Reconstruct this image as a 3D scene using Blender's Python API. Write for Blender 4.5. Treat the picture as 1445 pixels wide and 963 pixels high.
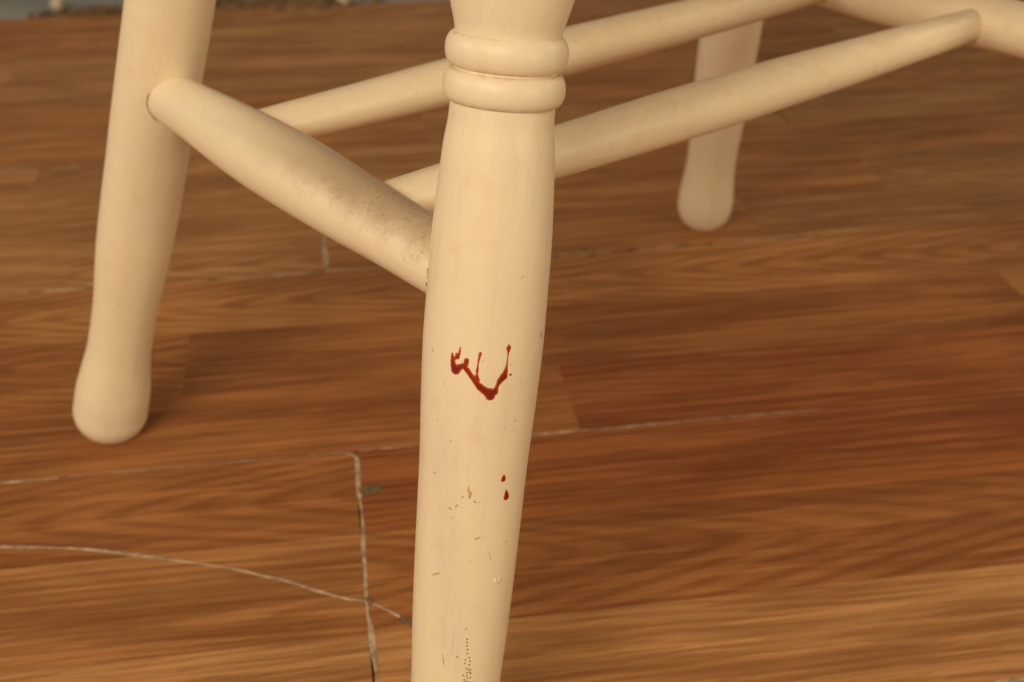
import bpy, bmesh, math, random
import numpy as np
from mathutils import Vector, Matrix
random.seed(7); rng = np.random.default_rng(7)
scene = bpy.context.scene
for o in list(bpy.data.objects): bpy.data.objects.remove(o)
COL = scene.collection

# ------------------------------------------------------------------ camera
cam_d = bpy.data.cameras.new("camera"); cam = bpy.data.objects.new("camera", cam_d); COL.objects.link(cam)
cam.location = (0, 0, 0.37)
cam.rotation_euler = (math.radians(90 - 31.4), 0, 0)
cam_d.sensor_width = 36; cam_d.lens = 1788 / 1445 * 36
cam_d.clip_start = 0.01; cam_d.clip_end = 60
cam_d.dof.use_dof = True; cam_d.dof.focus_distance = 0.378; cam_d.dof.aperture_fstop = 13.5; cam_d.dof.aperture_blades = 7
scene.camera = cam
scene.render.resolution_x = 1024; scene.render.resolution_y = 682
scene.view_settings.view_transform = 'Standard'; scene.view_settings.look = 'None'
scene.view_settings.gamma = 1; scene.view_settings.exposure = -0.04

# ------------------------------------------------------------------ light: soft warm room light
world = bpy.data.worlds.new("World"); scene.world = world; world.use_nodes = True
bg = world.node_tree.nodes['Background']
bg.inputs[0].default_value = (1.0, 0.80, 0.57, 1); bg.inputs[1].default_value = 0.17
def area(name, loc, target, size, power, color):
    d = bpy.data.lights.new(name, 'AREA'); d.shape = 'RECTANGLE'; d.size, d.size_y = size; d.energy = power; d.color = color
    o = bpy.data.objects.new(name, d); COL.objects.link(o); o.location = loc
    o.rotation_euler = (Vector(target) - Vector(loc)).to_track_quat('-Z', 'Y').to_euler()
area("key_light", (-0.70, -1.25, 1.40), (0.0, 0.40, 0.15), (1.1, 0.7), 33, (1.0, 0.84, 0.62))  # large soft key from the front left, source unseen
area("side_light", (-1.9, 0.3, 0.95), (-0.1, 0.5, 0.12), (0.8, 0.7), 9, (1.0, 0.84, 0.62))
area("fill_light", (1.4, -0.7, 0.60), (0.0, 0.4, 0.15), (0.8, 0.5), 8, (1.0, 0.82, 0.56))  # weak fill added to lift the nearest leg's right side
area("far_light", (2.1, 1.1, 1.30), (0.1, 0.6, 0.1), (0.8, 0.8), 8, (1.0, 0.80, 0.52))

# ------------------------------------------------------------------ helpers
def link(o, parent=None):
    COL.objects.link(o)
    if parent is not None: o.parent = parent
    return o
def mesh_obj(name, verts, faces, mat, parent=None, smooth=False, matrix=None):
    me = bpy.data.meshes.new(name); me.from_pydata([tuple(v) for v in verts], [], faces); me.update()
    if smooth: me.polygons.foreach_set('use_smooth', [True] * len(me.polygons))
    if mat: me.materials.append(mat)
    o = bpy.data.objects.new(name, me); link(o, parent)
    if matrix is not None: o.matrix_local = matrix
    return o
def hermite(pts, step=0.0006):
    t = np.array([p[0] for p in pts]); r = np.array([p[1] for p in pts]); m = np.gradient(r, t)
    xs = [t[0]]; 
    n = max(2, int((t[-1] - t[0]) / step)); xs = np.linspace(t[0], t[-1], n)
    i = np.clip(np.searchsorted(t, xs, 'right') - 1, 0, len(t) - 2); h = t[i+1] - t[i]; q = (xs - t[i]) / h
    y = (2*q**3-3*q**2+1)*r[i] + (q**3-2*q**2+q)*h*m[i] + (-2*q**3+3*q**2)*r[i+1] + (q**3-q**2)*h*m[i+1]
    return xs, np.maximum(y, 0.0)
def lathe_data(xs, rs, seg=96, wob=0.0, seed=0):
    verts = []; faces = []; r = np.random.default_rng(seed); ph = r.uniform(0, 6.28, 6)
    for z, R in zip(xs, rs):
        for k in range(seg):
            a = 2 * math.pi * k / seg
            w = 1 + wob * (math.sin(a*2 + ph[0] + z*23) * 0.6 + math.sin(a*3 + ph[1] - z*41) * 0.4 + 0.5*math.sin(z*90 + ph[2] + a))
            verts.append((R * w * math.sin(a), -R * w * math.cos(a), z))
    n = len(xs)
    for i in range(n - 1):
        for k in range(seg):
            k2 = (k + 1) % seg
            faces.append((i*seg+k, i*seg+k2, (i+1)*seg+k2, (i+1)*seg+k))
    faces.append(tuple(range(seg - 1, -1, -1))); faces.append(tuple((n-1)*seg + k for k in range(seg)))
    return verts, faces
def frame(origin, direction, ref=Vector((1, 0, 0))):
    Z = Vector(direction).normalized(); X = (ref - ref.dot(Z) * Z).normalized(); Y = Z.cross(X)
    M = Matrix((X, Y, Z)).transposed().to_4x4(); M.translation = Vector(origin); return M

# ------------------------------------------------------------------ node helpers
class NT:
    def __init__(s, name):
        s.m = bpy.data.materials.new(name); s.m.use_nodes = True; s.t = s.m.node_tree
        s.b = s.t.nodes['Principled BSDF']
    def n(s, typ, **kw):
        nd = s.t.nodes.new(typ)
        for k, v in kw.items(): setattr(nd, k, v)
        return nd
    def l(s, a, b): s.t.links.new(a, b)
    def put(s, inp, v):
        if hasattr(v, 'is_linked') or isinstance(v, bpy.types.NodeSocket): s.l(v, inp)
        else: inp.default_value = v
    def math(s, op, a, b=0.5, c=None, clamp=False):
        nd = s.n('ShaderNodeMath', operation=op, use_clamp=clamp); s.put(nd.inputs[0], a); s.put(nd.inputs[1], b)
        if c is not None: s.put(nd.inputs[2], c)
        return nd.outputs[0]
    def ramp(s, v, a, b, lo=0.0, hi=1.0):
        nd = s.n('ShaderNodeMapRange', interpolation_type='SMOOTHSTEP'); s.put(nd.inputs[0], v)
        for i, x in enumerate((a, b, lo, hi)): s.put(nd.inputs[i+1], x)
        return nd.outputs[0]
    def mix(s, f, a, b, mode='MIX'):
        nd = s.n('ShaderNodeMix', data_type='RGBA', blend_type=mode); s.put(nd.inputs[0], f)
        for i, x in ((6, a), (7, b)):
            if isinstance(x, tuple) and len(x) == 3: x = x + (1,)
            s.put(nd.inputs[i], x)
        return nd.outputs[2]
    def mapping(s, vec, scale, loc=(0, 0, 0)):
        nd = s.n('ShaderNodeMapping'); s.l(vec, nd.inputs[0]); nd.inputs['Scale'].default_value = scale; nd.inputs['Location'].default_value = loc
        return nd.outputs[0]
    def noise(s, vec, scale, detail=3, rough=0.5, dist=0.0):
        nd = s.n('ShaderNodeTexNoise'); s.l(vec, nd.inputs['Vector']); nd.inputs['Scale'].default_value = scale
        nd.inputs['Detail'].default_value = detail; nd.inputs['Roughness'].default_value = rough; nd.inputs['Distortion'].default_value = dist
        return nd.outputs['Fac']
    def bump(s, h, strength, dist, normal=None):
        nd = s.n('ShaderNodeBump'); s.l(h, nd.inputs['Height']); nd.inputs['Strength'].default_value = strength; nd.inputs['Distance'].default_value = dist
        if normal is not None: s.l(normal, nd.inputs['Normal'])
        return nd.outputs['Normal']

def paint_material(name, grime_shade=None, smear=False, grooves=()):
    """cream gloss paint over turned wood, with wear; local Z runs along the piece"""
    k = NT(name); tc = k.n('ShaderNodeTexCoord').outputs['Object']
    big = k.noise(k.mapping(tc, (1, 1, .5)), 26, 3); col = k.mix(k.ramp(big, .35, .68), (.87, .735, .515), (.845, .72, .53))
    blotch = k.noise(tc, 85, 4, .6); col = k.mix(k.ramp(blotch, .52, .76, 0, .42), col, (.80, .60, .37))
    streak = k.noise(k.mapping(tc, (1, 1, .05)), 420, 3, .6); col = k.mix(k.ramp(streak, .52, .75, 0, .22), col, (.66, .55, .42))
    speck = k.noise(tc, 900, 2, .5); zone = k.noise(tc, 60, 2)
    sp = k.math('MULTIPLY', k.ramp(speck, .70, .76), k.ramp(zone, .50, .62))
    col = k.mix(k.math('MULTIPLY', sp, .55), col, (.34, .22, .11))
    if smear:   # bluish grey rub marks running down one side of the leg
        sx = k.n('ShaderNodeSeparateXYZ'); k.l(tc, sx.inputs[0])
        zt = k.math('MULTIPLY', k.ramp(sx.outputs[2], .055, .085), k.ramp(sx.outputs[2], .165, .135))
        cx = k.math('MULTIPLY_ADD', sx.outputs[2], -.067, .0016)          # drifts round the leg with height
        d = k.math('ABSOLUTE', k.math('SUBTRACT', sx.outputs[0], cx)); band = k.ramp(d, .0052, .0010)
        front = k.ramp(sx.outputs[1], 0.0, -.006)
        ln = k.noise(k.mapping(tc, (1, 1, .05)), 1500, 3, .7); brk = k.noise(k.mapping(tc, (1, 1, .4)), 300, 3, .7)
        m = k.math('MULTIPLY', k.math('MULTIPLY', zt, band), k.math('MULTIPLY', front, k.math('MULTIPLY', k.ramp(ln, .50, .66), k.ramp(brk, .42, .6))))
        col = k.mix(k.math('MULTIPLY', m, .55), col, (.50, .46, .40))
        soft = k.math('MULTIPLY', k.math('MULTIPLY', zt, k.ramp(d, .0075, .001)), k.math('MULTIPLY', front, .30))
        col = k.mix(soft, col, (.62, .56, .46))
    if grime_shade:   # dirt, plus shade painted along the upper side: (z start, z full, z end, strength), local X points up
        z0, z1, z2, st = grime_shade
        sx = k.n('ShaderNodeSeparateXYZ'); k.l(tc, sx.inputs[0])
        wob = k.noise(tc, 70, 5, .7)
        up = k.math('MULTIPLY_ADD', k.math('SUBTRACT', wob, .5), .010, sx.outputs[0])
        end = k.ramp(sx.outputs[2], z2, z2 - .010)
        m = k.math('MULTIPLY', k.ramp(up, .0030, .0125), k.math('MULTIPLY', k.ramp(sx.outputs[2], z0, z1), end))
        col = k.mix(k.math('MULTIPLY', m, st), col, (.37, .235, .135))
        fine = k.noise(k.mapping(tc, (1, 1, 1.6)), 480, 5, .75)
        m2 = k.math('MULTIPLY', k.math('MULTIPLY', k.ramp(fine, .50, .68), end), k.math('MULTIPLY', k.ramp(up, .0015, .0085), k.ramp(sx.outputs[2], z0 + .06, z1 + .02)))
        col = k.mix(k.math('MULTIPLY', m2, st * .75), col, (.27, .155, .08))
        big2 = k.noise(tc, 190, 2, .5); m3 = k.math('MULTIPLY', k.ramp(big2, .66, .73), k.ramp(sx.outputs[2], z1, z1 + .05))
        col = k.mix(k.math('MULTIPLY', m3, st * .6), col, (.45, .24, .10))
    for g0, gw in grooves:   # dirt caught in the turned grooves
        sx = k.n('ShaderNodeSeparateXYZ'); k.l(tc, sx.inputs[0])
        wz = k.math('MULTIPLY_ADD', k.math('SUBTRACT', k.noise(tc, 300, 3, .7), .5), .0030, sx.outputs[2])
        m = k.math('MULTIPLY', k.ramp(k.math('ABSOLUTE', k.math('SUBTRACT', wz, g0)), gw, gw * .1), k.ramp(k.noise(tc, 140, 3, .6), .36, .62))
        col = k.mix(k.math('MULTIPLY', m, .45), col, (.48, .31, .17))
    k.l(col, k.b.inputs['Base Color'])
    k.l(k.ramp(blotch, .3, .7, .32, .46), k.b.inputs['Roughness'])
    k.b.inputs['Specular IOR Level'].default_value = .42
    n1 = k.bump(k.noise(k.mapping(tc, (1, 1, .35)), 55, 3, .5), .5, .0014)
    n2 = k.bump(k.noise(k.mapping(tc, (1, 1, .3)), 600, 3, .6), .22, .00022, n1)
    k.l(n2, k.b.inputs['Normal']); return k.m
def flat_material(name, color, rough=.6, var=.25, scale=400, spec=.4):
    k = NT(name); tc = k.n('ShaderNodeTexCoord').outputs['Object']; nz = k.noise(tc, scale, 3, .6)
    dark = tuple(c * (1 - var) for c in color); lite = tuple(min(1, c * (1 + var)) for c in color)
    k.l(k.mix(k.ramp(nz, .3, .7), dark, lite), k.b.inputs['Base Color']); k.b.inputs['Roughness'].default_value = rough
    k.b.inputs['Specular IOR Level'].default_value = spec
    k.l(k.bump(nz, .3, .0004), k.b.inputs['Normal']); return k.m
def blood_material():
    k = NT('dried_blood'); at = k.n('ShaderNodeAttribute', attribute_name='thickness').outputs['Fac']
    k.l(k.mix(k.ramp(at, .30, .88), (.50, .075, .018), (.21, .020, .008)), k.b.inputs['Base Color'])
    k.b.inputs['Roughness'].default_value = .34; k.b.inputs['Specular IOR Level'].default_value = .3
    return k.m
def wood_material():
    k = NT('laminate_wood')
    uv = k.n('ShaderNodeUVMap', uv_map='UVMap').outputs[0]                 # metres along / across the strip
    tone = k.n('ShaderNodeAttribute', attribute_name='tone').outputs['Color']
    sd = k.n('ShaderNodeAttribute', attribute_name='seed').outputs['Fac']
    sx = k.n('ShaderNodeSeparateXYZ'); k.l(uv, sx.inputs[0]); cb = k.n('ShaderNodeCombineXYZ')
    k.l(sx.outputs[0], cb.inputs[0]); k.l(sx.outputs[1], cb.inputs[1]); k.l(k.math('MULTIPLY', sd, 7.31), cb.inputs[2]); v = cb.outputs[0]
    warp = k.noise(k.mapping(v, (1, 3, 1)), 5, 2)
    # growth-ring figure: contours of a stretched smooth field give long lines and cathedral loops
    fld = k.noise(k.mapping(v, (3.2, 19, 1)), 1.0, 1.0, .3, .25)
    jit = k.noise(k.mapping(v, (22, 90, 1)), 1.0, 2, .5)
    lin = k.math('MULTIPLY_ADD', sx.outputs[1], 1300.0, k.math('MULTIPLY', fld, 42.0))
    fg = k.n('ShaderNodeAttribute', attribute_name='fig'); fs = k.n('ShaderNodeSeparateXYZ'); k.l(fg.outputs['Vector'], fs.inputs[0])
    du = k.math('MULTIPLY', k.math('SUBTRACT', sx.outputs[0], fs.outputs[0]), fs.outputs[2])
    dv = k.math('DIVIDE', k.math('SUBTRACT', sx.outputs[1], fs.outputs[1]), .0070)
    hyp = k.math('SQRT', k.math('MULTIPLY_ADD', dv, dv, 1.0))
    cath = k.math('MULTIPLY_ADD', k.math('MULTIPLY_ADD', hyp, -.034, du), 170.0, k.math('MULTIPLY', fld, 9.0))
    on = k.math('MINIMUM', k.math('ABSOLUTE', fs.outputs[2]), 1.0)
    mx = k.n('ShaderNodeMix', data_type='FLOAT'); k.put(mx.inputs[0], on); k.put(mx.inputs[2], lin); k.put(mx.inputs[3], cath)
    ringc = k.math('MULTIPLY_ADD', jit, k.math('MULTIPLY_ADD', on, -1.4, 3.0), mx.outputs[0])
    ring = k.math('MULTIPLY_ADD', k.math('SINE', ringc), .5, .5)
    ring2 = k.ramp(ring, .30, .92)
    brk = k.noise(k.mapping(v, (7, 26, 1)), 1.0, 3, .6)
    fib = k.noise(k.mapping(v, (38, 1100, 1)), 1.0, 3, .65); fib2 = k.noise(k.mapping(v, (11, 230, 1)), 1.0, 4, .62, .3)
    cloud = k.noise(k.mapping(v, (5, 30, 1)), 1.0, 4, .6, .4)
    dark = k.mix(1.0, tone, (.50, .37, .29), 'MULTIPLY'); lite = k.mix(1.0, tone, (1.50, 1.55, 1.58), 'MULTIPLY')
    col = k.mix(k.ramp(cloud, .36, .66), dark, lite); col = k.mix(.42, tone, col)
    col = k.mix(k.math('MULTIPLY', k.math('MULTIPLY', ring2, k.ramp(brk, k.math('MULTIPLY_ADD', on, -.10, .30), .56)), k.math('MULTIPLY_ADD', on, .12, .42)), col, dark)
    col = k.mix(k.ramp(fib2, .51, .63, 0, k.math('MULTIPLY_ADD', on, -.15, .50)), col, dark); col = k.mix(k.ramp(fib2, .47, .35, 0, .50), col, lite)
    col = k.mix(k.ramp(fib, .52, .68, 0, .38), col, dark); col = k.mix(k.ramp(fib, .45, .32, 0, .20), col, lite)
    k.l(col, k.b.inputs['Base Color'])
    k.l(k.ramp(fib2, .3, .7, .42, .56), k.b.inputs['Roughness']); k.b.inputs['Specular IOR Level'].default_value = .25
    dust = k.noise(v, 9, 3)
    k.l(k.bump(k.math('ADD', fib, k.math('MULTIPLY', fib2, .6)), .25, .00025), k.b.inputs['Normal']); return k.m

M_paint = paint_material('cream_paint'); M_paintA = paint_material('cream_paint_worn', smear=True)
M_paintS = paint_material('cream_paint_grime_shade', grime_shade=(.05, .165, .216, .74)); M_paintR = paint_material('cream_paint_top_shade', grime_shade=(-.3, -.2, .6, .22))  # stretchers: top-side shade painted into the colour, along with dirt
M_paintG = paint_material('cream_paint_rings', grooves=((.2464, .0010), (.2559, .0013), (.2658, .0007)))
M_blood = blood_material(); M_wood = wood_material()
M_brown = flat_material('scuff_brown', (.58, .38, .18), .6); M_speck = flat_material('speck_dark', (.085, .07, .05), .7)
M_chip = flat_material('flake_cream', (.88, .76, .58), .45); M_gap = flat_material('crack_dirt', (.13, .075, .035), .9)
M_dust = flat_material('seam_dust', (.45, .31, .20), .9, .40, 140); M_core = flat_material('board_core', (.16, .105, .05), .9)
M_edge = flat_material('plank_edge', (.13, .06, .025), .8); M_concrete = flat_material('concrete', (.26, .262, .245), .9, .22, 9)
M_plaster = flat_material('plaster', (.50, .42, .30), .9, .2, 90); M_debris = flat_material('brown_debris', (.17, .10, .045), .9, .4, 60)
M_under = flat_material('underlay', (.045, .028, .014), .95)

# ------------------------------------------------------------------ FLOOR (planks run 8.74 deg off the picture's width)
FA = 0.1525
floor = bpy.data.objects.new('floor', None); link(floor); floor.rotation_euler = (0, 0, FA); floor['kind'] = 'structure'
PW = 0.1897; V0 = 0.5083; LEN = 1.285
sub = mesh_obj('underlay', [(-3.0, -1.3, -.0085), (3.2, -1.3, -.0085), (3.2, 1.2605, -.0085), (-3.0, 1.2605, -.0085)], [(0, 1, 2, 3)], M_under, floor)
con_v = []; con_f = []
nx, ny = 60, 30
for j in range(ny + 1):
    for i in range(nx + 1):
        con_v.append((-5 + 10 * i / nx, 1.2615 + 4.5 * (j / ny) ** 1.6, -.0015 + .0012 * math.sin(i * 1.7 + j) * math.cos(j * 2.3)))
for j in range(ny):
    for i in range(nx):
        a = j * (nx + 1) + i; con_f.append((a, a + 1, a + nx + 2, a + nx + 1))
conc = mesh_obj('concrete_ground', con_v, con_f, M_concrete, None, True); conc.rotation_euler = (0, 0, FA); conc['kind'] = 'structure'

TONES = {'tan': (.44, .218, .082), 'light': (.405, .182, .063), 'mid': (.345, .140, .045), 'red': (.315, .110, .034), 'dark': (.25, .090, .030), 'far': (.425, .212, .082)}
def plank(u0, u1, row, strips, name='plank'):
    """strips: three lists (near, middle, far) of (u_end, tone, seed, voff)"""
    v0 = V0 + row * PW; g = .00022; b = .0005; vs = []; fs = []; tones = []; seeds = []; uvs = []; figs = []
    a0, a1, w0, w1 = u0 + g, u1 - g, v0 + g, v0 + PW - g - (.0085 if row == 3 else 0)      # the last row is cut to fit
    sw = (w1 - w0) / 3
    def quad(P, tone, seed, uv, fg=(0, 0, 0)):
        i = len(vs); vs.extend(P); fs.append(tuple(range(i, i + 4))); tones.append(tone); seeds.append(seed); uvs.append(uv); figs.append(fg)
    for k, lst in enumerate(strips):
        s0, s1 = w0 + k * sw, w0 + (k + 1) * sw
        if k == 0: s0 += b
        if k == 2: s1 -= b
        c = a0 + b
        for it in lst:
            ue, tn, sd = it[:3]; fg = it[3] if len(it) > 3 else ((c + random.uniform(.05, .3), s0 + random.uniform(.015, .05), random.choice((-1, 1))) if random.random() < .35 else (0, 0, 0))
            e = min(ue, a1 - b)
            if e <= c: continue
            j = [random.uniform(.96, 1.04)] * 3; t = tuple(x * y for x, y in zip(TONES[tn], j))
            quad([(c, s0, 0), (e, s0, 0), (e, s1, 0), (c, s1, 0)], t, sd, [(c, s0), (e, s0), (e, s1), (c, s1)], fg); c = e
    t = TONES['dark']; z = -b; zb = -.008
    ring0 = [(a0 + b, w0 + b, 0), (a1 - b, w0 + b, 0), (a1 - b, w1 - b, 0), (a0 + b, w1 - b, 0)]
    ring1 = [(a0, w0, z), (a1, w0, z), (a1, w1, z), (a0, w1, z)]; ring2 = [(x, y, zb) for x, y, _ in ring1]
    for R0, R1 in ((ring0, ring1), (ring1, ring2)):
        for i in range(4):
            j = (i + 1) % 4; quad([R1[i], R1[j], R0[j], R0[i]], t, 3.0, [(p[0], p[1]) for p in (R1[i], R1[j], R0[j], R0[i])])
    o = mesh_obj(name, vs, fs, M_wood, floor); me = o.data
    uvl = me.uv_layers.new(name='UVMap'); uvl.data.foreach_set('uv', [c for q in uvs for p in q for c in p])
    ta = me.attributes.new('tone', 'FLOAT_COLOR', 'FACE'); ta.data.foreach_set('color', [c for q in tones for c in (*q, 1)])
    sa = me.attributes.new('seed', 'FLOAT', 'FACE'); sa.data.foreach_set('value', seeds)
    fa = me.attributes.new('fig', 'FLOAT_VECTOR', 'FACE'); fa.data.foreach_set('vector', [float(c) for q in figs for c in q])
    return o
def rand_strips(u0, u1, pal):
    out = []
    for k in range(3):
        lst = []; c = u0 + random.uniform(.05, .40)
        while c < u1: lst.append((c, random.choice(pal), random.uniform(0, 50))); c += random.uniform(.28, .48)
        lst.append((u1, random.choice(pal), random.uniform(0, 50))); out.append(lst)
    return out
JN = {-1: .0004, 0: None, 1: -.008}       # end joints seen in the photograph
for row in range(-8, 4):
    if row == -1:
        plank(-LEN, .0004, row, [[(-.5, 'mid', 1.), (2, 'tan', 11., (0, 0, 0))], [(-.6, 'mid', 2.), (2, 'light', 12., (0, 0, 0))], [(-.45, 'light', 3.), (2, 'mid', 13.5, (-.125, .474, 1))]])
        plank(.0004, LEN, row, [[(.55, 'tan', 21., (0, 0, 0)), (2, 'mid', 4.)], [(.62, 'mid', 22.4, (.185, .418, -1)), (2, 'mid', 5.)], [(.45, 'red', 23., (0, 0, 0)), (2, 'dark', 6.)]])
        ends = (-LEN, LEN)
    elif row == 0:
        plank(-.62, -.62 + LEN, row, [[(-.36, 'mid', 31.), (.113, 'mid', 32., (0, 0, 0)), (.56, 'red', 33.), (2, 'mid', 3.)],
                                      [(-.42, 'light', 41.), (-.087, 'mid', 42.), (.40, 'mid', 43.), (2, 'light', 3.)],
                                      [(-.27, 'light', 51.), (.50, 'light', 52., (.16, .665, 1)), (2, 'far', 53.)]]); ends = (-.62, -.62 + LEN)
    elif row == 1:
        plank(-LEN - .008, -.008, row, rand_strips(-LEN, 0, ['far', 'light', 'far'])); plank(-.008, LEN - .008, row, rand_strips(0, LEN, ['far', 'light', 'far'])); ends = (-LEN - .008, LEN - .008)
    elif row == 2:
        plank(-.93, -.93 + LEN, row, rand_strips(-.93, .36, ['far', 'light', 'far'])); ends = (-.93, .355)
    elif row == 3:
        plank(-.42, -.42 + LEN, row, rand_strips(-.42, .87, ['far', 'far', 'light'])); ends = (-.42, .865)
    else:
        s = -.3 - .37 * (row % 3); plank(s, s + LEN, row, rand_strips(s, s + LEN, ['far', 'mid', 'light', 'red'])); ends = (s, s + LEN)
    pal = ['far', 'mid', 'light']
    for k in range(1):
        a = ends[0]; plank(a - LEN, a, row, rand_strips(a - LEN, a, pal))
    a = ends[1]; plank(a, a + LEN, row, rand_strips(a, a + LEN, pal))

def ribbon(name, pts, w, mat, z=.00012, h=.00035, wob=.42, step=.0012, parent=floor, gaps=0.0):
    """low irregular bead of dirt following pts (floor coordinates)"""
    P = [Vector((p[0], p[1], 0)) for p in pts]; ws = [p[2] if len(p) > 2 else w for p in pts]; path = []
    for i in range(len(P) - 1):
        n = max(1, int((P[i+1] - P[i]).length / step))
        p0 = P[max(i-1, 0)]; p3 = P[min(i+2, len(P)-1)]
        for k in range(n):
            t = k / n; q = .5 * ((2*P[i]) + (-p0 + P[i+1]) * t + (2*p0 - 5*P[i] + 4*P[i+1] - p3) * t*t + (-p0 + 3*P[i] - 3*P[i+1] + p3) * t**3)
            path.append((q, ws[i] * (1 - t) + ws[i+1] * t))
    path.append((P[-1], ws[-1]))
    vs = []; fs = []; nw = rng.normal(0, 1, len(path) + 8); nw = np.convolve(nw, np.ones(15) / 5.5, 'same'); nc = np.convolve(rng.normal(0, 1, len(path) + 8), np.ones(7) / 3, 'same')
    for i, (q, ww) in enumerate(path):
        d = (path[min(i+1, len(path)-1)][0] - path[max(i-1, 0)][0]); d.normalize(); nrm = Vector((-d.y, d.x, 0))
        s = ww / 2 * max(.12, 1 + wob * nw[i]); c = q + nrm * (nc[i] * w * .08)
        for a, hh in ((-1, 0), (-.55, .8), (0, 1), (.55, .8), (1, 0)):
            pt = c + nrm * (a * s); vs.append((pt.x, pt.y, z + h * hh))
    for i in range(len(path) - 1):
        for k in range(4):
            a = i * 5 + k; fs.append((a, a + 1, a + 6, a + 5))
    o = mesh_obj(name, vs, fs, mat, parent, True); return o
# pale dust packed into the open joints
def seam(pts, w, name='seam_dust'): return ribbon(name, pts, w, M_dust, h=.00012)
seam([(-.34, .5083), (-.20, .5083), (-.147, .5083), (-.140, .5083, .0002)], .0019)
seam([(-.135, .5083, .0003), (-.09, .5083, .0007), (-.05, .5083, .0005), (-.004, .5083, .0008)], .0008)
seam([(.002, .5083, .0005), (.030, .5083, .0010), (.07, .5083, .0010), (.090, .5083, .0013), (.135, .5083, .0014), (.16, .5083, .0008), (.19, .5083, .0011), (.24, .5083, .0003)], .001)
seam([(-.42, .698), (-.26, .698), (-.16, .698, .0018), (-.145, .698, .0004)], .0022)
seam([(-.09, .698, .0008), (-.034, .698, .0014), (.02, .698, .0011), (.06, .698, .0005)], .001)
seam([(.11, .698, .0006), (.16, .698, .0013), (.24, .698, .0011), (.33, .698, .0004)], .001)
seam([(-.5, .8877, .001), (-.25, .8877, .0015), (-.10, .8877, .0008), (.1, .8877, .0004)], .001)
seam([(.17, .3187, .0006), (.215, .3187, .0014), (.3, .3187, .0018)], .0015)
seam([(-.0038, .5072, .0012), (.0004, .5035, .0015), (.0009, .495), (.0006, .48), (.0010, .455), (.0004, .43), (.0003, .4022, .0014), (.0004, .395), (.0010, .375), (.0016, .352), (.0006, .33), (.0004, .3192)], .0019)
seam([(-.008, .752), (-.0084, .72), (-.0078, .7005, .0026), (-.008, .6990, .001)], .0021)
cr = ribbon('crack', [(-.34, .470), (-.24, .466), (-.1766, .4626), (-.1583, .4604), (-.1397, .4575), (-.1178, .4523), (-.0989, .446), (-.0771, .4384), (-.0555, .43), (-.0343, .4195, .0013), (-.0195, .4105, .0011), (-.0078, .4039, .0012), (.0003, .4014, .0013), (.0079, .3951, .0010), (.0174, .3852, .0009), (.0254, .3771, .0007), (.033, .369, .0004)], .0017, M_dust, h=.0002)
cr['label'] = 'pale curved crack line running across the planks'
def patch(name, cx, cy, lx, ly, rot, mat, h=.0004, n=22, parent=floor, z=.0003, seed=1):
    r = np.random.default_rng(seed); vs = [(cx, cy, z + h)]; fs = []
    for ring, (sc, hh) in enumerate(((.7, h), (1, 0))):
        for i in range(n):
            a = 2 * math.pi * i / n; sq = (abs(math.cos(a)) ** 3.5 + abs(math.sin(a)) ** 3.5) ** (-1 / 3.5)
            rad = sq * sc * (1 + r.uniform(-.09, .09)); x = rad * lx * math.cos(a); y = rad * ly * math.sin(a)
            vs.append((cx + x * math.cos(rot) - y * math.sin(rot), cy + x * math.sin(rot) + y * math.cos(rot), z + hh))
    for i in range(n):
        j = (i + 1) % n; fs.append((0, 1 + i, 1 + j)); fs.append((1 + i, 1 + n + i, 1 + n + j, 1 + j))
    return mesh_obj(name, vs, fs, mat, parent)
patch('chipped_spot', .0058, .4765, .0052, .0034, .22, M_core, .0002, seed=2)
patch('chipped_spot', .0155, .3868, .0040, .0012, -.95, M_core, .0002, seed=3)
patch('chipped_spot', .0012, .4010, .0022, .0010, -.9, M_core, .0002, z=.0005, seed=4)
for i in range(26):     # grit and worn flecks lying in the far joints
    patch('dirt_fleck', random.uniform(-.22, .30), .698 + random.gauss(0, .002), random.uniform(.001, .004), random.uniform(.0006, .0016), random.uniform(-.3, .3), random.choice([M_core, M_dust]), .0002, 10, seed=i)

# crumbs of plaster and brown debris along the far edge of the boards
def crumb(name, u, v, size, mat, label, group, seed, flat=.6):
    r = np.random.default_rng(seed); bm = bmesh.new(); bmesh.ops.create_icosphere(bm, subdivisions=3, radius=1)
    off = r.uniform(0, 9, 3)
    for q in bm.verts:
        c = q.co; k = 1 + .22 * math.sin(c.x * 3 + off[0]) * math.cos(c.y * 2.6 + off[1]) + .12 * math.sin(c.z * 7 + off[2] + c.x * 5)
        q.co = Vector((c.x * size[0], c.y * size[1], c.z * size[2])) * k
    me = bpy.data.meshes.new(name); bm.to_mesh(me); bm.free(); me.materials.append(mat)
    me.polygons.foreach_set('use_smooth', [True] * len(me.polygons))
    o = bpy.data.objects.new(name, me); link(o); ca, sa = math.cos(FA), math.sin(FA)
    zmin = min(w.co.z for w in me.vertices)
    o.location = (u * ca - v * sa, u * sa + v * ca, -zmin - .001); o.rotation_euler = (0, 0, r.uniform(0, 6))
    o['label'] = label; o['category'] = 'crumb'; o['group'] = group; return o
crumb('plaster_crumb', -.2505, 1.2750, (.0075, .007, .0075), M_plaster, 'pale plaster crumb at the board edge left of the rear chair leg', 'plaster crumbs along the far board edge', 1)
crumb('plaster_crumb', .0255, 1.2570, (.0075, .0085, .0085), M_plaster, 'larger pale plaster crumb at the board edge between two chair legs', 'plaster crumbs along the far board edge', 2)
crumb('plaster_crumb', -.0064, 1.2870, (.006, .006, .006), M_plaster, 'small pale plaster crumb just left of the larger one', 'plaster crumbs along the far board edge', 3)
crumb('plaster_crumb', -.098, 1.2950, (.014, .007, .005), M_plaster, 'flat pale plaster piece just right of the rear chair leg', 'plaster crumbs along the far board edge', 4)
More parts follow.
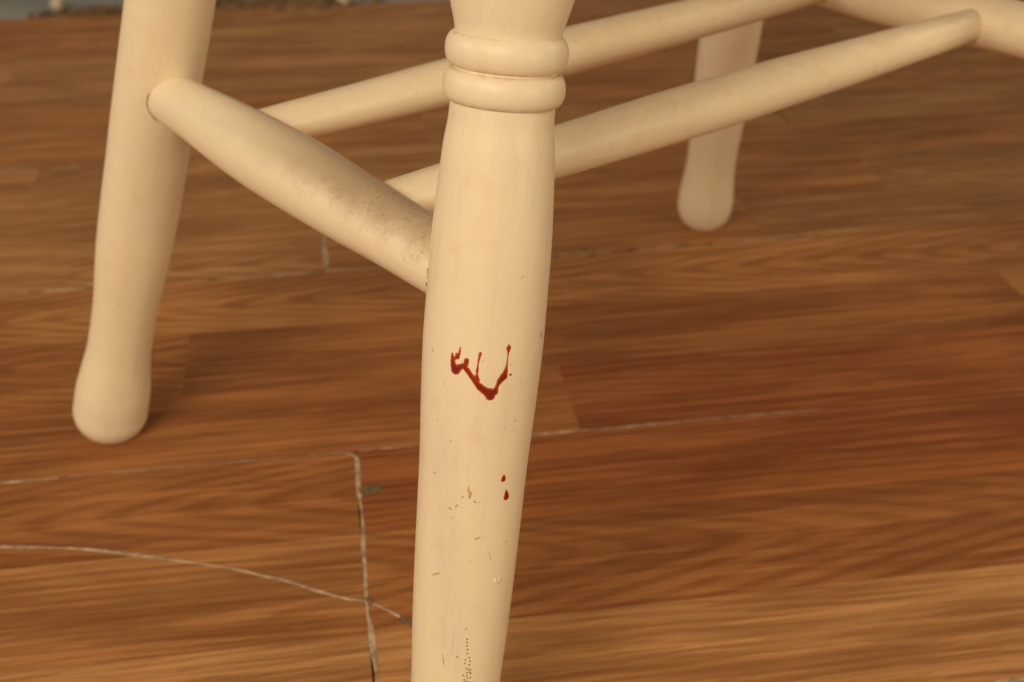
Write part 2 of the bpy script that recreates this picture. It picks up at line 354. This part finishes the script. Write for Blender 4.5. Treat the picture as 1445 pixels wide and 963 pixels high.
crumb('plaster_crumb', .037, 1.2700, (.008, .005, .004), M_plaster, 'thin pale plaster flake touching the larger crumb on its right', 'plaster crumbs along the far board edge', 5)
vs = []; fs = []
for i in range(240):   # brown splinters and sweepings: nobody could count them
    c = random.choice([(-.22, .022, 1.274), (-.075, .035, 1.279), (-.04, .03, 1.277), (.0, .02, 1.272)])
    u = random.gauss(c[0], c[1]); v = random.gauss(c[2] - .007, .008); L = random.uniform(.002, .009); W = random.uniform(.001, .004); H = random.uniform(.001, .0045); a = random.uniform(-1, 1)
    ca, sa = math.cos(a), math.sin(a); b0 = len(vs)
    for z in (-.0005, H):
        for sx_, sy_ in ((-1, -1), (1, -1), (1, 1), (-1, 1)):
            k = 1 if z < 0 else random.uniform(.3, .8); vs.append((u + (sx_ * L * ca - sy_ * W * sa) * k, v + (sx_ * L * sa + sy_ * W * ca) * k, z))
    fs += [(b0, b0+1, b0+5, b0+4), (b0+1, b0+2, b0+6, b0+5), (b0+2, b0+3, b0+7, b0+6), (b0+3, b0, b0+4, b0+7), (b0+4, b0+5, b0+6, b0+7)]
deb = mesh_obj('wood_debris', vs, fs, M_debris); deb.rotation_euler = (0, 0, FA); deb['kind'] = 'stuff'
deb['label'] = 'brown splinters and sweepings scattered along the far board edge'; deb['category'] = 'debris'

# ------------------------------------------------------------------ CHAIR
chair = bpy.data.objects.new('chair', None); link(chair); chair.location = (.045, .52, 0); chair.empty_display_size = .1
chair['label'] = 'cream painted wooden chair with turned legs, blood drips on the nearest leg'; chair['category'] = 'chair'
CO = Vector(chair.location)
A0, dA = Vector((-.0234, .2946, 0)), Vector((.0861, .1878, 1)); B0, dB = Vector((-.2032, .5198, 0)), Vector((.3024, -.0893, 1))
C0, dC = Vector((.1262, .7580, 0)), Vector((-.0120, -.3440, 1)); D0, dD = Vector((.2812, .5159, 0)), Vector((-.2052, -.0239, 1))
FOOT = lambda k: [(0.0, .0040), (.0007, .0085*k), (.0026, .0124*k), (.0060, .0155*k), (.0110, .0175*k)]
profA = FOOT(.95) + [(.018, .0172), (.026, .0166), (.038, .0150), (.0509, .0149), (.0741, .01573), (.0957, .0163), (.1164, .01665), (.1365, .0170), (.1558, .01775), (.1745, .0182), (.1925, .0180), (.2035, .01785), (.2143, .01736), (.2248, .01668), (.2352, .01591), (.2413, .0151), (.2460, .0149),
        (.2500, .0147), (.2550, .0147), (.2600, .0148), (.2656, .01490), (.2680, .01530), (.2706, .01600), (.2745, .01700), (.285, .0189), (.30, .0198), (.32, .0188), (.345, .0160), (.37, .0135), (.415, .0115)]
profB = FOOT(1.0) + [(.0190, .0178), (.0273, .0176), (.0410, .0161), (.0520, .0149), (.0632, .01456), (.0845, .01485), (.1000, .0158), (.1117, .0164), (.1322, .0169), (.1642, .0171), (.2027, .0173), (.2343, .0174), (.27, .0172), (.31, .016), (.36, .0135), (.43, .0115)]
profC = FOOT(.97) + [(.0190, .0177), (.0260, .0174), (.0360, .0164), (.0508, .0153), (.0650, .0153), (.0821, .0159), (.1100, .0166), (.1442, .0170), (.20, .0173), (.2343, .0174), (.27, .0172), (.31, .016), (.36, .0135), (.43, .0115)]
def leg(P0, d, prof, mat, seed, seg=96, label=None, wob=.006):
    M = frame(P0 - CO, d); xs, rs = hermite(prof, .0010); L = d.length; xs_end = .408 * L
    keep = xs <= xs_end; xs, rs = xs[keep], rs[keep]
    v, f = lathe_data(xs, rs, seg, wob, seed); o = mesh_obj('leg', v, f, mat, chair, True, M)
    if label: o['label'] = label
    return o, xs, rs, M
legA, xA, rA, MA = leg(A0, dA, profA, M_paintA, 1, 160, 'nearest turned leg with two rings, stained by red drips', 0.0)
legB, xB, rB, MB_ = leg(B0, dB, profB, M_paint, 2); legC, xC, rC, MC = leg(C0, dC, profC, M_paint, 3); legD, xD, rD, MD = leg(D0, dD, profA, M_paint, 4)
def ring_profile(t0, t1, core, peak, n=26, pw=2.15):
    c, h = (t0 + t1) / 2, (t1 - t0) / 2; xs = [t0 + .0004]; rs = [core - .002]
    for i in range(n + 1):
        x = -1 + 2 * i / n; x = math.sin(x * math.pi / 2); xs.append(c + h * x); rs.append(core - .0006 + (peak - core + .0006) * (1 - abs(x) ** pw) ** (1 / pw))
    xs.append(t1 - .0004); rs.append(core - .002); return np.array(xs), np.array(rs)
for lg in (legA, legD):
    for (t0, t1, pk) in ((.2464, .2557, .01735), (.2562, .2656, .01730)):
        xs, rs = ring_profile(t0, t1, .0150, pk); v, f = lathe_data(xs, rs, 128, .004, 3); mesh_obj('turned_ring', v, f, M_paintG, lg, True)

def bar(name, P, Q, prof, mat, seed, up=Vector((0, 0, 1)), label=None):
    d = Q - P; L = d.length; Z = d.normalized(); M = frame(P - CO, d, up)
    xs, rs = hermite([(t * L, r) for t, r in prof], .0015); v, f = lathe_data(xs, rs, 72, .012, seed)
    o = mesh_obj(name, v, f, mat, chair, True, M)
    if label: o['label'] = label
    return o
PA, PB = A0 + dA * .187, B0 + dB * .185; PC, PD = C0 + dC * .190, D0 + dD * .200
sp = [(0, .0100), (.07, .0106), (.15, .0112), (.25, .0124), (.40, .0137), (.52, .0138), (.65, .0130), (.78, .0119), (.88, .0113), (1, .0105)]
s1 = bar('side_stretcher', PB, PA, sp, M_paintS, 5, label='side stretcher with dark dirt near the front leg')
s2 = bar('side_stretcher', PC, PD, sp, M_paint, 6)
rp = [(0, .0074), (.1, .0080), (.25, .0092), (.40, .0101), (.55, .0102), (.75, .0091), (.9, .0079), (1, .0072)]
R1a, R1b = PB.lerp(PA, .30), PC.lerp(PD, .33); R2a, R2b = PB.lerp(PA, .69), PC.lerp(PD, .75)
c1 = bar('cross_stretcher', R1a, R1b, rp, M_paintR, 7); c2 = bar('cross_stretcher', R2a, R2b, rp, M_paintR, 8)

# seat: a rounded slab with a dished top, carried by the four legs
def seat():
    cx, cy, z0, th = .063, .500, .402, .030; e1 = Vector((math.cos(math.radians(36)), math.sin(math.radians(36)), 0)); e2 = Vector((-e1.y, e1.x, 0))
    vs = []; fs = []; n = 72; rings = [(0, 0, 0), (.90, 0, 0), (.97, 0, .004), (1.0, 0, .013), (.985, 0, .023), (.94, 0, .029), (.85, 0, .030), (.5, 0, .024), (0, 0, .022)]
    for sc, _, z in rings:
        for i in range(n):
            a = 2 * math.pi * i / n; q = (abs(math.cos(a)) ** 3 + abs(math.sin(a)) ** 3) ** (-1 / 3)
            x = sc * q * math.cos(a) * .19; y = sc * q * math.sin(a) * .185; x *= 1 - .12 * y / .185
            P = Vector((cx, cy, z0 + z)) + e1 * x + e2 * y - CO; vs.append(P)
    for r in range(len(rings) - 1):
        for i in range(n): j = (i + 1) % n; fs.append((r*n+i, r*n+j, (r+1)*n+j, (r+1)*n+i))
    return mesh_obj('seat', vs, fs, M_paint, chair, True)
seat()

# ------------------------------------------------------------------ marks lying on the nearest leg (u = mm round the leg, s = mm up the leg)
def stain(name, chains, mat, T=.30, edge=.45, res=.09, lift=.02, smooth=.22, parent=None, label=None, ragged=0.0, seed=0, attr=False, grow=1.0):
    segs = []
    for c in chains:
        if len(c) == 1: segs.append((c[0], c[0]))
        for a, b in zip(c, c[1:]): segs.append((a, b))
    allp = np.array([p for s in segs for p in s]); R = allp[:, 2].max() + .4
    u = np.arange(allp[:, 0].min() - R, allp[:, 0].max() + R, res); s = np.arange(allp[:, 1].min() - R, allp[:, 1].max() + R, res)
    U, S = np.meshgrid(u, s, indexing='ij'); acc = np.zeros_like(U)
    for a, b in segs:
        du, ds = b[0] - a[0], b[1] - a[1]; L2 = du * du + ds * ds
        t = np.clip(((U - a[0]) * du + (S - a[1]) * ds) / L2, 0, 1) if L2 > 0 else np.zeros_like(U)
        d = np.hypot(U - a[0] - t * du, S - a[1] - t * ds) - (a[2] + (b[2] - a[2]) * t) * grow
        acc += np.exp(-np.clip(d / (smooth * .35), -60, 60))
    D = np.log(acc + 1e-30) * (smooth * .35)                       # positive inside
    if ragged:
        r = np.random.default_rng(seed); G = r.normal(0, 1, D.shape)
        for _ in range(2): G = (G + np.roll(G, 1, 0) + np.roll(G, -1, 0) + np.roll(G, 1, 1) + np.roll(G, -1, 1)) / 5
        D = D + ragged * G * 2.2
    verts = []; th = []; faces = []; cache = {}
    def add(uu, ss, d):
        h = T * (1 - math.exp(-max(d, 0) / edge)); ang = uu / 17.0; rad = float(np.interp(ss / 1000, xA, rA)) + (lift + h) / 1000
        verts.append((rad * math.sin(ang), -rad * math.cos(ang), ss / 1000)); th.append(h / T); return len(verts) - 1
    def gv(i, j):
        k = (i, j)
        if k not in cache: cache[k] = add(u[i], s[j], D[i, j])
        return cache[k]
    def ev(i, j, i2, j2):
        k = (i, j, i2, j2) if (i, j) < (i2, j2) else (i2, j2, i, j)
        if k not in cache:
            a, b = D[i, j], D[i2, j2]; t = a / (a - b); cache[k] = add(u[i] + (u[i2] - u[i]) * t, s[j] + (s[j2] - s[j]) * t, 0)
        return cache[k]
    ins = D > 0; act = ins[:-1, :-1] | ins[1:, :-1] | ins[1:, 1:] | ins[:-1, 1:]
    for i, j in zip(*np.nonzero(act)):
        cs = [(i, j), (i+1, j), (i+1, j+1), (i, j+1)]; poly = []
        for k in range(4):
            p, q = cs[k], cs[(k+1) % 4]
            if ins[p]: poly.append(gv(*p))
            if ins[p] != ins[q]: poly.append(ev(*p, *q))
        if len(set(poly)) >= 3 and len(set(poly)) == len(poly): faces.append(tuple(poly))
    o = mesh_obj(name, verts, faces, mat, parent or legA, True)
    if attr: o.data.attributes.new('thickness', 'FLOAT', 'POINT').data.foreach_set('value', th)
    if label: o['label'] = label
    return o
BLOOD= [[(-8.51, 175.64, 0.296), (-8.33, 174.66, 0.458), (-8.16, 173.41, 0.656), (-7.82, 172.04, 0.877), (-7.18, 170.91, 1.273)],
 [(-7.17, 170.75, 1.145), (-6.16, 171.91, 0.86), (-5.45, 172.54, 0.691), (-4.81, 172.77, 0.709)],
 [(-6.2, 178.14, 0.182), (-6.28, 177.1, 0.244), (-6.49, 175.94, 0.368), (-6.88, 174.98, 0.621)],
 [(-7.31, 176.15, 0.189), (-7.03, 175.01, 0.531)],
 [(-6.88, 175.04, 0.435), (-7.58, 174.48, 0.382), (-8.06, 173.93, 0.522)],
 [(-4.17, 174.62, 0.637), (-4.32, 173.29, 0.642)],
 [(-4.86, 172.66, 0.71), (-3.77, 171.51, 0.696), (-2.36, 169.63, 0.655), (-1.12, 168.06, 0.735), (0.11, 166.64, 0.959), (1.31, 165.74, 1.02), (2.87, 164.8, 1.439), (3.11, 163.84, 1.157)],
 [(2.95, 164.8, 1.325), (4.07, 165.29, 1.054)],
 [(2.97, 166.42, 0.172), (2.97, 165.63, 0.403)],
 [(-0.58, 177.69, 0.139), (-0.63, 177.12, 0.361), (-0.86, 175.34, 0.25), (-1.01, 173.88, 0.167), (-1.07, 171.92, 0.336), (-1.09, 170.62, 0.253), (-1.11, 169.63, 0.563)],
 [(-0.74, 170.0, 0.224), (-1.1, 169.47, 0.507)],
 [(7.07, 180.25, 0.062), (7.1, 179.04, 0.618), (7.11, 178.15, 0.371), (7.06, 176.87, 0.154), (7.03, 174.96, 0.154), (6.98, 173.51, 0.279), (6.81, 171.72, 0.587), (6.38, 170.12, 1.01), (5.44, 168.87, 0.778), (4.71, 167.09, 0.443), (4.35, 165.78, 0.765)],
 [(-1.53, 169.91, 0.339), (-0.76, 169.02, 0.563)]]
DOTS= [[(8.4, 170.47, 0.395), (8.47, 170.72, 0.264)],
 [(8.35, 173.78, 0.163)],
 [(-5.4, 174.11, 0.149)]]
DROPS= [[(10.06, 137.13, 0.094), (9.98, 136.3, 0.563), (9.99, 135.46, 0.893)],
 [(11.44, 131.67, 0.103), (11.7, 130.33, 0.684), (11.88, 128.93, 1.122)]]
BROWN= [[(-0.88, 134.05, 0.074), (-0.91, 132.37, 0.446), (-0.31, 131.26, 0.595), (-0.41, 129.57, 0.224)],
 [(-2.4, 130.07, 0.227), (-2.8, 129.25, 0.115)],
 [(-4.09, 126.64, 0.315), (-4.5, 125.79, 0.159)],
 [(-6.48, 125.04, 0.337), (-5.65, 124.92, 0.164)],
 [(-5.21, 122.05, 0.245)],
 [(0.99, 128.83, 0.224), (1.79, 128.19, 0.225)],
 [(2.76, 128.37, 0.227)],
 [(-11.18, 99.4, 0.22), (-10.22, 100.41, 0.417), (-7.85, 101.82, 0.093)],
 [(7.23, 110.66, 0.088), (8.48, 107.54, 0.111)],
 [(6.46, 108.94, 0.205)],
 [(-13.11, 134.83, 0.229), (-12.1, 135.57, 0.161)],
 [(-5.46, 72.34, 0.093), (-4.95, 70.11, 0.276), (-4.6, 67.34, 0.092)],
 [(1.67, 107.72, 0.156), (1.23, 107.35, 0.156)],
 [(2.47, 115.55, 0.31), (3.38, 115.8, 0.235)],
 [(13.77, 112.89, 0.255), (13.51, 112.37, 0.125)],
 [(-0.12, 72.09, 0.424)],
 [(2.0, 82.77, 0.248)],
 [(3.38, 115.8, 0.157), (4.47, 116.87, 0.08)]]
FLECKS= [[(-15.91, 174.69, 0.297), (-15.77, 174.04, 0.3)],
 [(-10.58, 165.38, 0.267)],
 [(-0.29, 155.71, 0.166)],
 [(11.69, 154.93, 0.292)],
 [(20.18, 180.94, 0.416), (20.3, 179.27, 0.428)],
 [(8.64, 152.85, 0.2)],
 [(-7.4, 147.82, 0.196)],
 [(-12.52, 152.69, 0.251)],
 [(12.12, 167.8, 0.231)],
 [(1.88, 162.64, 0.123), (2.17, 163.12, 0.082)],
 [(12.12, 151.88, 0.183)]]
CHIP= [[(10.68, 99.73, 0.529), (11.57, 98.93, 0.672), (12.58, 99.22, 0.6)]]
SPECK= [[(2.08, 82.81, 0.182), (2.23, 82.94, 0.142)],
 [(2.69, 78.79, 0.186), (2.85, 78.93, 0.145)],
 [(2.79, 77.55, 0.187), (2.95, 77.69, 0.145)],
 [(2.77, 76.27, 0.187), (2.93, 76.4, 0.146)],
 [(3.22, 74.87, 0.189), (3.38, 75.0, 0.148)],
 [(3.14, 73.4, 0.19), (3.29, 73.53, 0.148)],
 [(4.0, 71.72, 0.194), (4.16, 71.85, 0.151)],
 [(4.38, 70.3, 0.196), (4.54, 70.42, 0.153)],
 [(4.25, 68.91, 0.197), (4.41, 69.03, 0.153)],
 [(2.71, 70.95, 0.19), (2.87, 71.09, 0.148)],
 [(2.62, 69.56, 0.191), (2.77, 69.69, 0.149)],
 [(3.33, 67.66, 0.194), (3.49, 67.79, 0.151)],
 [(4.76, 67.08, 0.2), (4.92, 67.2, 0.156)],
 [(3.79, 65.76, 0.197), (3.95, 65.89, 0.153)],
 [(5.13, 65.39, 0.203), (5.3, 65.51, 0.159)],
 [(2.45, 64.88, 0.193), (2.61, 65.01, 0.15)],
 [(3.69, 64.49, 0.197), (3.85, 64.62, 0.154)],
 [(4.2, 63.61, 0.2), (4.36, 63.73, 0.156)],
 [(5.16, 63.74, 0.204), (5.32, 63.86, 0.16)],
 [(2.95, 62.98, 0.196), (3.11, 63.11, 0.152)],
 [(3.65, 62.47, 0.198), (3.81, 62.6, 0.155)],
 [(4.68, 62.14, 0.203), (4.85, 62.26, 0.158)],
 [(4.68, 66.01, 0.2), (4.85, 66.13, 0.156)],
 [(3.99, 66.92, 0.197), (4.15, 67.04, 0.153)]]
stain('blood_stain', BLOOD, M_blood, attr=True, T=.16, edge=.42, grow=1.12, label='dark red branching blood stain with three upward runs')
for c in DOTS: stain('blood_spot', [c], M_blood, T=.08, edge=.2, res=.06, attr=True)
for c in DROPS: stain('blood_drop', [c], M_blood, T=.13, edge=.3, res=.07, attr=True)
stain('brown_scuff', BROWN, M_brown, T=.03, edge=.3, res=.07, smooth=.1, ragged=.10, seed=3)
stain('brown_fleck', FLECKS, M_brown, T=.03, edge=.3, res=.07, smooth=.1, ragged=.10, seed=4)
stain('dark_speck', SPECK, M_speck, T=.03, edge=.2, res=.05, smooth=.04, ragged=.03, seed=5, grow=1.35, label='dark speckled rub mark low on the leg')
stain('paint_flake', CHIP, M_chip, T=.55, edge=.25, res=.06, smooth=.1, ragged=.14, seed=6)

# dark gaps where the stretchers enter legs: a bead of dirt along part of the joint curve
def joint(parent, P, Q, r, M, xs, rs, a0, a1, w, name='joint_gap', n=60, seed=0, other=None):
    """P inside the piece pierced, Q outside; walk from Q side to the lathe surface of frame M"""
    g = np.random.default_rng(seed); d = (P - Q).normalized(); ref = Vector((0, 0, 1)); X = (ref - ref.dot(d) * d).normalized(); Y = d.cross(X)
    inv = (Matrix.Translation(CO) @ M).inverted(); path = []
    for i in range(n + 1):
        a = math.radians(a0 + (a1 - a0) * i / n); base = Q + (X * math.cos(a) + Y * math.sin(a)) * r
        lo, hi = 0.0, (P - Q).length
        for _ in range(40):
            m = (lo + hi) / 2; q = inv @ (base + d * m)
            if math.hypot(q.x, q.y) > float(np.interp(q.z, xs, rs)): lo = m
            else: hi = m
        path.append(base + d * (lo - .0001))
    vs = []; fs = []; K = 8; nz = np.convolve(g.normal(0, 1, n + 9), np.ones(7) / 2.6, 'same')
    for i, p in enumerate(path):
        t = (path[min(i+1, n)] - path[max(i-1, 0)]).normalized(); A = t.cross(d).normalized(); B = t.cross(A)
        e = min(1, i / 6, (n - i) / 6); rr = w * e * max(.4, 1 + .3 * nz[i])
        for k in range(K):
            c = 2 * math.pi * k / K; vs.append(p - CO + A * (rr * math.cos(c)) + B * (rr * math.sin(c)))
    for i in range(n):
        for k in range(K): k2 = (k + 1) % K; fs.append((i*K+k, i*K+k2, (i+1)*K+k2, (i+1)*K+k))
    return mesh_obj(name, vs, fs, M_gap, chair, True)
joint(chair, PA, PA.lerp(PB, .25), .0112, MA, xA, rA, 62, 122, .00065, seed=1)
joint(chair, PA, PA.lerp(PB, .25), .0112, MA, xA, rA, -122, -62, .00045, seed=2)
joint(chair, PB, PB.lerp(PA, .25), .0109, MB_, xB, rB, 45, 140, .00022, seed=3)
joint(chair, PB, PB.lerp(PA, .25), .0109, MB_, xB, rB, -140, -60, .00015, seed=4)
